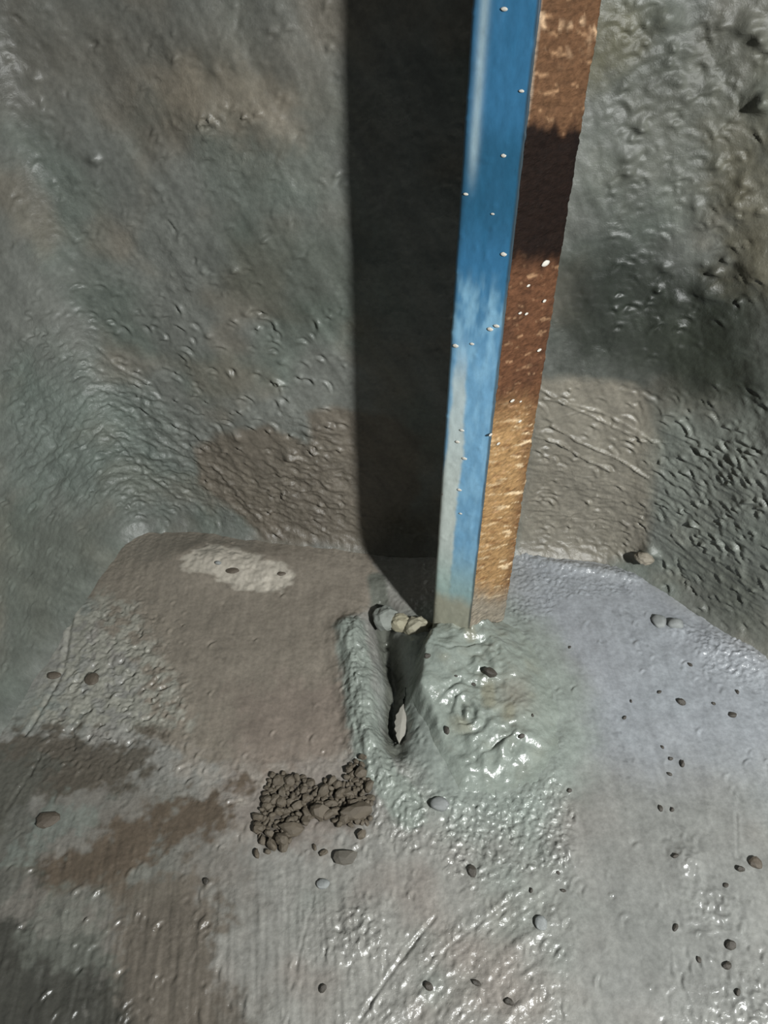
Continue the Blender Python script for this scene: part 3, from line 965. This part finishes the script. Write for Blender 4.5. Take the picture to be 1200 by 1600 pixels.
# ------------------------------------------------------------------ stones and loose lumps
def place(name, me, u, v, rx, ry, rz, label, cat, group=None, rot=0.0, sink=0.3, surf='floor', tilt=0.0, mat=None):
    """rx, ry, rz: half sizes in photo pixels"""
    o = link(name, me, mat or MAT_STONE)
    if surf == 'wall':
        s, z = on_wall(u, v)
        x, y, nx, ny = [float(k[0]) for k in plan_at(np.array([s]))]
        hh = float(wall_height(np.array([s]), np.array([z]))[0])
        dist = math.sqrt(x * x + y * y + (z - CAM_H) ** 2)
        k = dist / F_PX
        off = hh + rz * k * (1 - sink) * 0.3
        o.location = (x + nx * off, y + ny * off, z)
        o.rotation_euler = Vector((nx, ny, 0)).to_track_quat('Z', 'Y').to_euler()
        o.scale = (rx * k, ry * k, rz * k)
    else:
        base = 0.0
        for _ in range(3):
            x, y = on_floor(u, v, base)
            if surf == 'rim':
                base = -0.004
                continue
            base = floor_z(x, y)
            if surf == 'mound':
                base += float(mound_surface(np.array([x]), np.array([y]))[0][0])
        k = math.sqrt(x * x + y * y + CAM_H ** 2) / F_PX
        o.location = (x, y, base + rz * k * me_flat(me) * (1 - 2 * sink))
        o.rotation_euler = (tilt, 0, rot)
        o.scale = (rx * k, ry * k, rz * k)
    return tag(o, label, cat, group)


def me_flat(me):
    return max(abs(v.co.z) for v in me.vertices)


dark = [lump_mesh('pebble', 500 + i, 0.85, 0.2, 2, (64, 60, 54), 0.12, 0.5) for i in range(5)]
greyl = [lump_mesh('pebble', 520 + i, 0.7, 0.14, 3, (128, 131, 130), 0.06, 0.75) for i in range(4)]
brownl = [lump_mesh('pebble', 540 + i, 0.6, 0.2, 2, (86, 78, 68), 0.1, 0.4) for i in range(4)]
pale = [lump_mesh('mortar_lump', 560 + i, 0.9, 0.2, 3, ((140, 136, 118), (146, 141, 120), (124, 128, 122), (128, 121, 108))[i], 0.08, 0.3) for i in range(4)]

place('pebble', brownl[0], 75, 1281, 17, 15, 9, 'dark oval pebble alone on the grey floor at lower left', 'pebble', rot=0.2)
place('pebble', brownl[1], 145, 1062, 11, 15, 8, 'brown oval pebble in the pocked strip beside the left wall', 'pebble', rot=0.5)
place('pebble', brownl[2], 84, 1056, 11, 8, 6, 'small dark pebble against the groove at the foot of the left wall', 'pebble')
place('pebble', greyl[0], 686, 1258, 14, 15, 12, 'rounded grey pebble just below the left of the mortar heap', 'pebble', sink=0.38, mat=MAT_MORTAR)
place('pebble', dark[0], 765, 1053, 12, 9, 10, 'dark brown stone stuck in the top of the mortar heap', 'pebble', surf='mound', rot=-0.5, sink=0.2)
place('pebble', greyl[1], 1030, 972, 11, 14, 10, 'smooth grey bump of a stone, left of a pair near the right wall', 'pebble', sink=0.42)
place('pebble', greyl[2], 1056, 976, 12, 12, 11, 'smooth grey bump of a stone, right of a pair near the right wall', 'pebble', sink=0.42)
place('pebble', brownl[3], 1180, 1350, 9, 10, 9, 'dark pebble near the right edge of the wet floor, larger of two', 'pebble', sink=0.2)
place('pebble', dark[1], 1157, 1359, 6, 5, 5, 'small dark pebble just left of the larger one at the right edge', 'pebble', sink=0.2)
place('pebble', pale[3], 1016, 860, 15, 11, 12, 'rounded stone bulging from the foot of the back wall right of the post', 'pebble', surf='wall')
place('pebble', brownl[1], 364, 893, 11, 8, 5, 'grey brown pebble in the middle of the pale dry patch', 'pebble')
place('pebble', brownl[0], 440, 897, 7, 5, 4, 'small brown pebble at the right end of the pale dry patch', 'pebble')
place('pebble', greyl[0], 341, 882, 5, 4, 5, 'small grey pebble at the left of the pale dry patch', 'pebble')
place('pebble', greyl[3], 845, 1443, 9, 10, 6, 'round grey pebble among the combed trowel lines', 'pebble')
place('pebble', greyl[1], 505, 1382, 10, 8, 6, 'flat grey pebble below the crumb pile', 'pebble')
place('pebble', dark[2], 738, 1362, 7, 13, 6, 'long dark chip standing in the glittering wet mortar', 'pebble', rot=0.3)
place('mortar_lump', pale[0], 652, 985, 24, 20, 20, 'yellowish crumbly lump of mortar touching the left side of the post foot', 'mortar lump', surf='rim')
place('mortar_lump', pale[1], 626, 978, 18, 17, 18, 'small yellowish lump left of the larger one by the post foot', 'mortar lump', surf='rim')
place('mortar_lump', pale[2], 602, 970, 21, 25, 18, 'grey white lump at the head of the furrow left of the post', 'mortar lump', surf='rim')

# tiny dark pebbles pressed into the wet floor at the right
specks = [(1064, 1098, 7), (1066, 1194, 6), (1144, 1118, 6), (1048, 1186, 4), (1078, 1039, 4), (976, 1122, 4), (1035, 1168, 3), (1030, 1082, 4),
          (1152, 1082, 4), (1046, 1210, 4), (1055, 1338, 5), (1055, 1450, 6), (1142, 1478, 7), (1135, 1510, 7), (1153, 1551, 5), (1092, 1500, 4),
          (1134, 1384, 4), (1032, 1264, 5), (796, 1566, 7), (670, 1542, 7), (744, 1536, 6), (830, 1392, 4), (880, 1392, 4), (872, 1364, 3), (505, 1545, 6),
          (322, 1378, 5), (815, 1152, 5), (698, 1142, 7), (712, 1058, 3), (668, 1026, 6), (740, 1070, 4), (890, 1236, 4), (1050, 1266, 4), (1115, 1100, 3),
          (832, 1118, 3), (890, 1012, 3), (986, 1096, 3)]
ORD = ('topmost', 'second from the top', 'third from the top', 'fourth from the top', 'fifth from the top', 'sixth from the top', 'seventh from the top', 'eighth from the top',
       'ninth from the top', 'tenth from the top', 'eleventh from the top', 'twelfth from the top')


def zone(u, v):
    if inside(np.array([on_floor(u, v)[0]]), np.array([on_floor(u, v)[1]]), MOUND)[0]:
        return 'mound', 'tiny dark pebble set in the fresh mortar heap'
    if v < 1110 and u > 900:
        return 'floor', 'tiny dark pebble in the floor under the right wall'
    if u > 900 and v < 1300:
        return 'floor', 'tiny dark pebble in the floor midway down the right side'
    if u > 1000:
        return 'floor', 'tiny dark pebble in the lower right floor corner'
    if v > 1420 or u < 600:
        return 'floor', 'tiny dark pebble in the floor below the crumb heap'
    return 'floor', 'tiny dark pebble right of the mortar heap'


counts = {}
for i, (u, v, r) in enumerate(sorted(specks, key=lambda q: q[1])):
    surf, base = zone(u, v)
    k = counts.get(base, 0)
    counts[base] = k + 1
    place('pebble', dark[i % 5], u, v, r, r * rng.uniform(0.7, 1.0), r * 0.8, base + ', ' + ORD[k], 'pebble',
          'dark pebbles in the mortar heap' if surf == 'mound' else 'dark pebbles in the wet floor', rot=rng.uniform(0, 6), sink=0.3, surf=surf)

# ------------------------------------------------------------------ dried flake with a notched edge in the furrow
bm = bmesh.new()
pts = [(0.0, 1.0), (0.35, 0.72), (0.30, 0.60), (0.55, 0.42), (0.45, 0.30), (0.62, 0.08), (0.5, -0.05), (0.58, -0.22), (0.40, -0.34), (0.42, -0.52), (0.22, -0.66),
       (0.0, -1.0), (-0.18, -0.78), (-0.30, -0.62), (-0.26, -0.5), (-0.46, -0.3), (-0.4, -0.15), (-0.52, 0.05), (-0.42, 0.2), (-0.48, 0.4), (-0.30, 0.55), (-0.24, 0.75)]
top = [bm.verts.new((a, b, 0.10 - 0.25 * a * a)) for a, b in pts]
bot = [bm.verts.new((a, b, -0.06 - 0.25 * a * a)) for a, b in pts]
mid = bm.verts.new((0, 0, 0.2))
mid2 = bm.verts.new((0, 0, -0.06))
for i in range(len(pts)):
    j = (i + 1) % len(pts)
    bm.faces.new((top[j], top[i], mid)[::-1])
    bm.faces.new((bot[i], bot[j], mid2)[::-1])
    bm.faces.new((top[i], bot[i], bot[j], top[j]))
bmesh.ops.recalc_face_normals(bm, faces=bm.faces)
me = bpy.data.meshes.new('mortar_flake')
bm.to_mesh(me)
bm.free()
paint(me, np.tile(lin((150, 147, 138)), (len(me.vertices), 1)), np.full(len(me.vertices), 0.3))
fl = place('mortar_flake', me, 627, 1138, 21, 35, 24, 'pale leaf shaped flake with notched edges in the furrow left of the mortar heap', 'mortar flake', rot=-0.12, sink=0.0)
fl.location.z += 0.004

# ------------------------------------------------------------------ pile of dry crumbs
crumbs = [lump_mesh('mortar_crumb', 600 + i, 0.75, 0.3, 2, (86, 78, 66), 0.14, 0.25) for i in range(9)]
area = [on_floor(*p) for p in CRUMB_AREA]
LAB = 'small rough crumb of dark dry mortar in the heap on the floor'
big = [(556, 1272, 24, 17, 14, 'largest domed clod at the right end of the crumb heap'), (455, 1298, 21, 14, 12, 'long flat clod on the lower left edge of the crumb heap'),
       (444, 1322, 8, 14, 9, 'finger shaped clod pointing down from the left of the crumb heap'), (565, 1306, 8, 10, 8, 'small clod hanging below the right end of the crumb heap'),
       (500, 1272, 15, 17, 14, 'upright smooth clod in the middle of the crumb heap'), (517, 1258, 11, 8, 9, 'rounded clod to the right of the upright one in the crumb heap'),
       (440, 1222, 18, 13, 6, 'flat slab of mortar at the upper left of the crumb heap'), (540, 1242, 15, 9, 10, 'ridge shaped clod on top of the crumb heap at right'),
       (404, 1296, 9, 12, 9, 'clod at the far left end of the crumb heap')]
for i, (u, v, a, b, hgt, lab) in enumerate(big):
    place('mortar_crumb', crumbs[i % 9], u, v, a, b, hgt, lab, 'crumb', 'crumbs in the dry mortar heap', rot=rng.uniform(-0.3, 0.3), sink=0.12)
x0, y0 = np.min(area, 0)
x1, y1 = np.max(area, 0)
placed = []
tries = 0
while len(placed) < 190 and tries < 20000:
    tries += 1
    x, y = rng.uniform(x0, x1), rng.uniform(y0, y1)
    if not inside(np.array([x]), np.array([y]), area)[0]:
        continue
    r = rng.choice((0.0022, 0.0026, 0.003, 0.0036, 0.0044, 0.0052))
    if any((x - p[0]) ** 2 + (y - p[1]) ** 2 < (0.62 * (r + p[2])) ** 2 for p in placed):
        continue
    placed.append((x, y, r))
for i, (x, y, r) in enumerate(placed):
    o = link('mortar_crumb', crumbs[rng.randrange(9)], MAT_STONE)
    o.location = (x, y, floor_z(x, y) + r * rng.uniform(0.35, 0.9))
    o.rotation_euler = (rng.uniform(-0.5, 0.5), rng.uniform(-0.5, 0.5), rng.uniform(0, 6.28))
    o.scale = (r * 1.15, r * 1.1, r)
    tag(o, LAB, 'crumb', 'crumbs in the dry mortar heap')
# strays below the heap
half = lump_mesh('mortar_shard', 640, 0.55, 0.2, 2, (84, 80, 72), 0.12, 0.35)
for v in half.vertices:
    if v.co.y > 0.22:
        v.co.y = 0.22 + 0.15 * (v.co.y - 0.22)
place('mortar_shard', half, 539, 1338, 20, 17, 11, 'half round dark shard lying below the crumb heap', 'shard', sink=0.15)
for (u, v, r, lab) in ((401, 1336, 8, 'dark crumb below the left end of the heap, left of a pair'), (418, 1332, 6, 'dark crumb below the left end of the heap, right of a pair'),
                       (506, 1334, 7, 'bent dark crumb just left of the half round shard'), (492, 1325, 5, 'round dark crumb alone below the middle of the heap')):
    place('mortar_crumb', crumbs[r % 9], u, v, r, r * 0.8, r * 0.8, lab, 'crumb', 'stray crumbs below the heap', rot=r, sink=0.15)
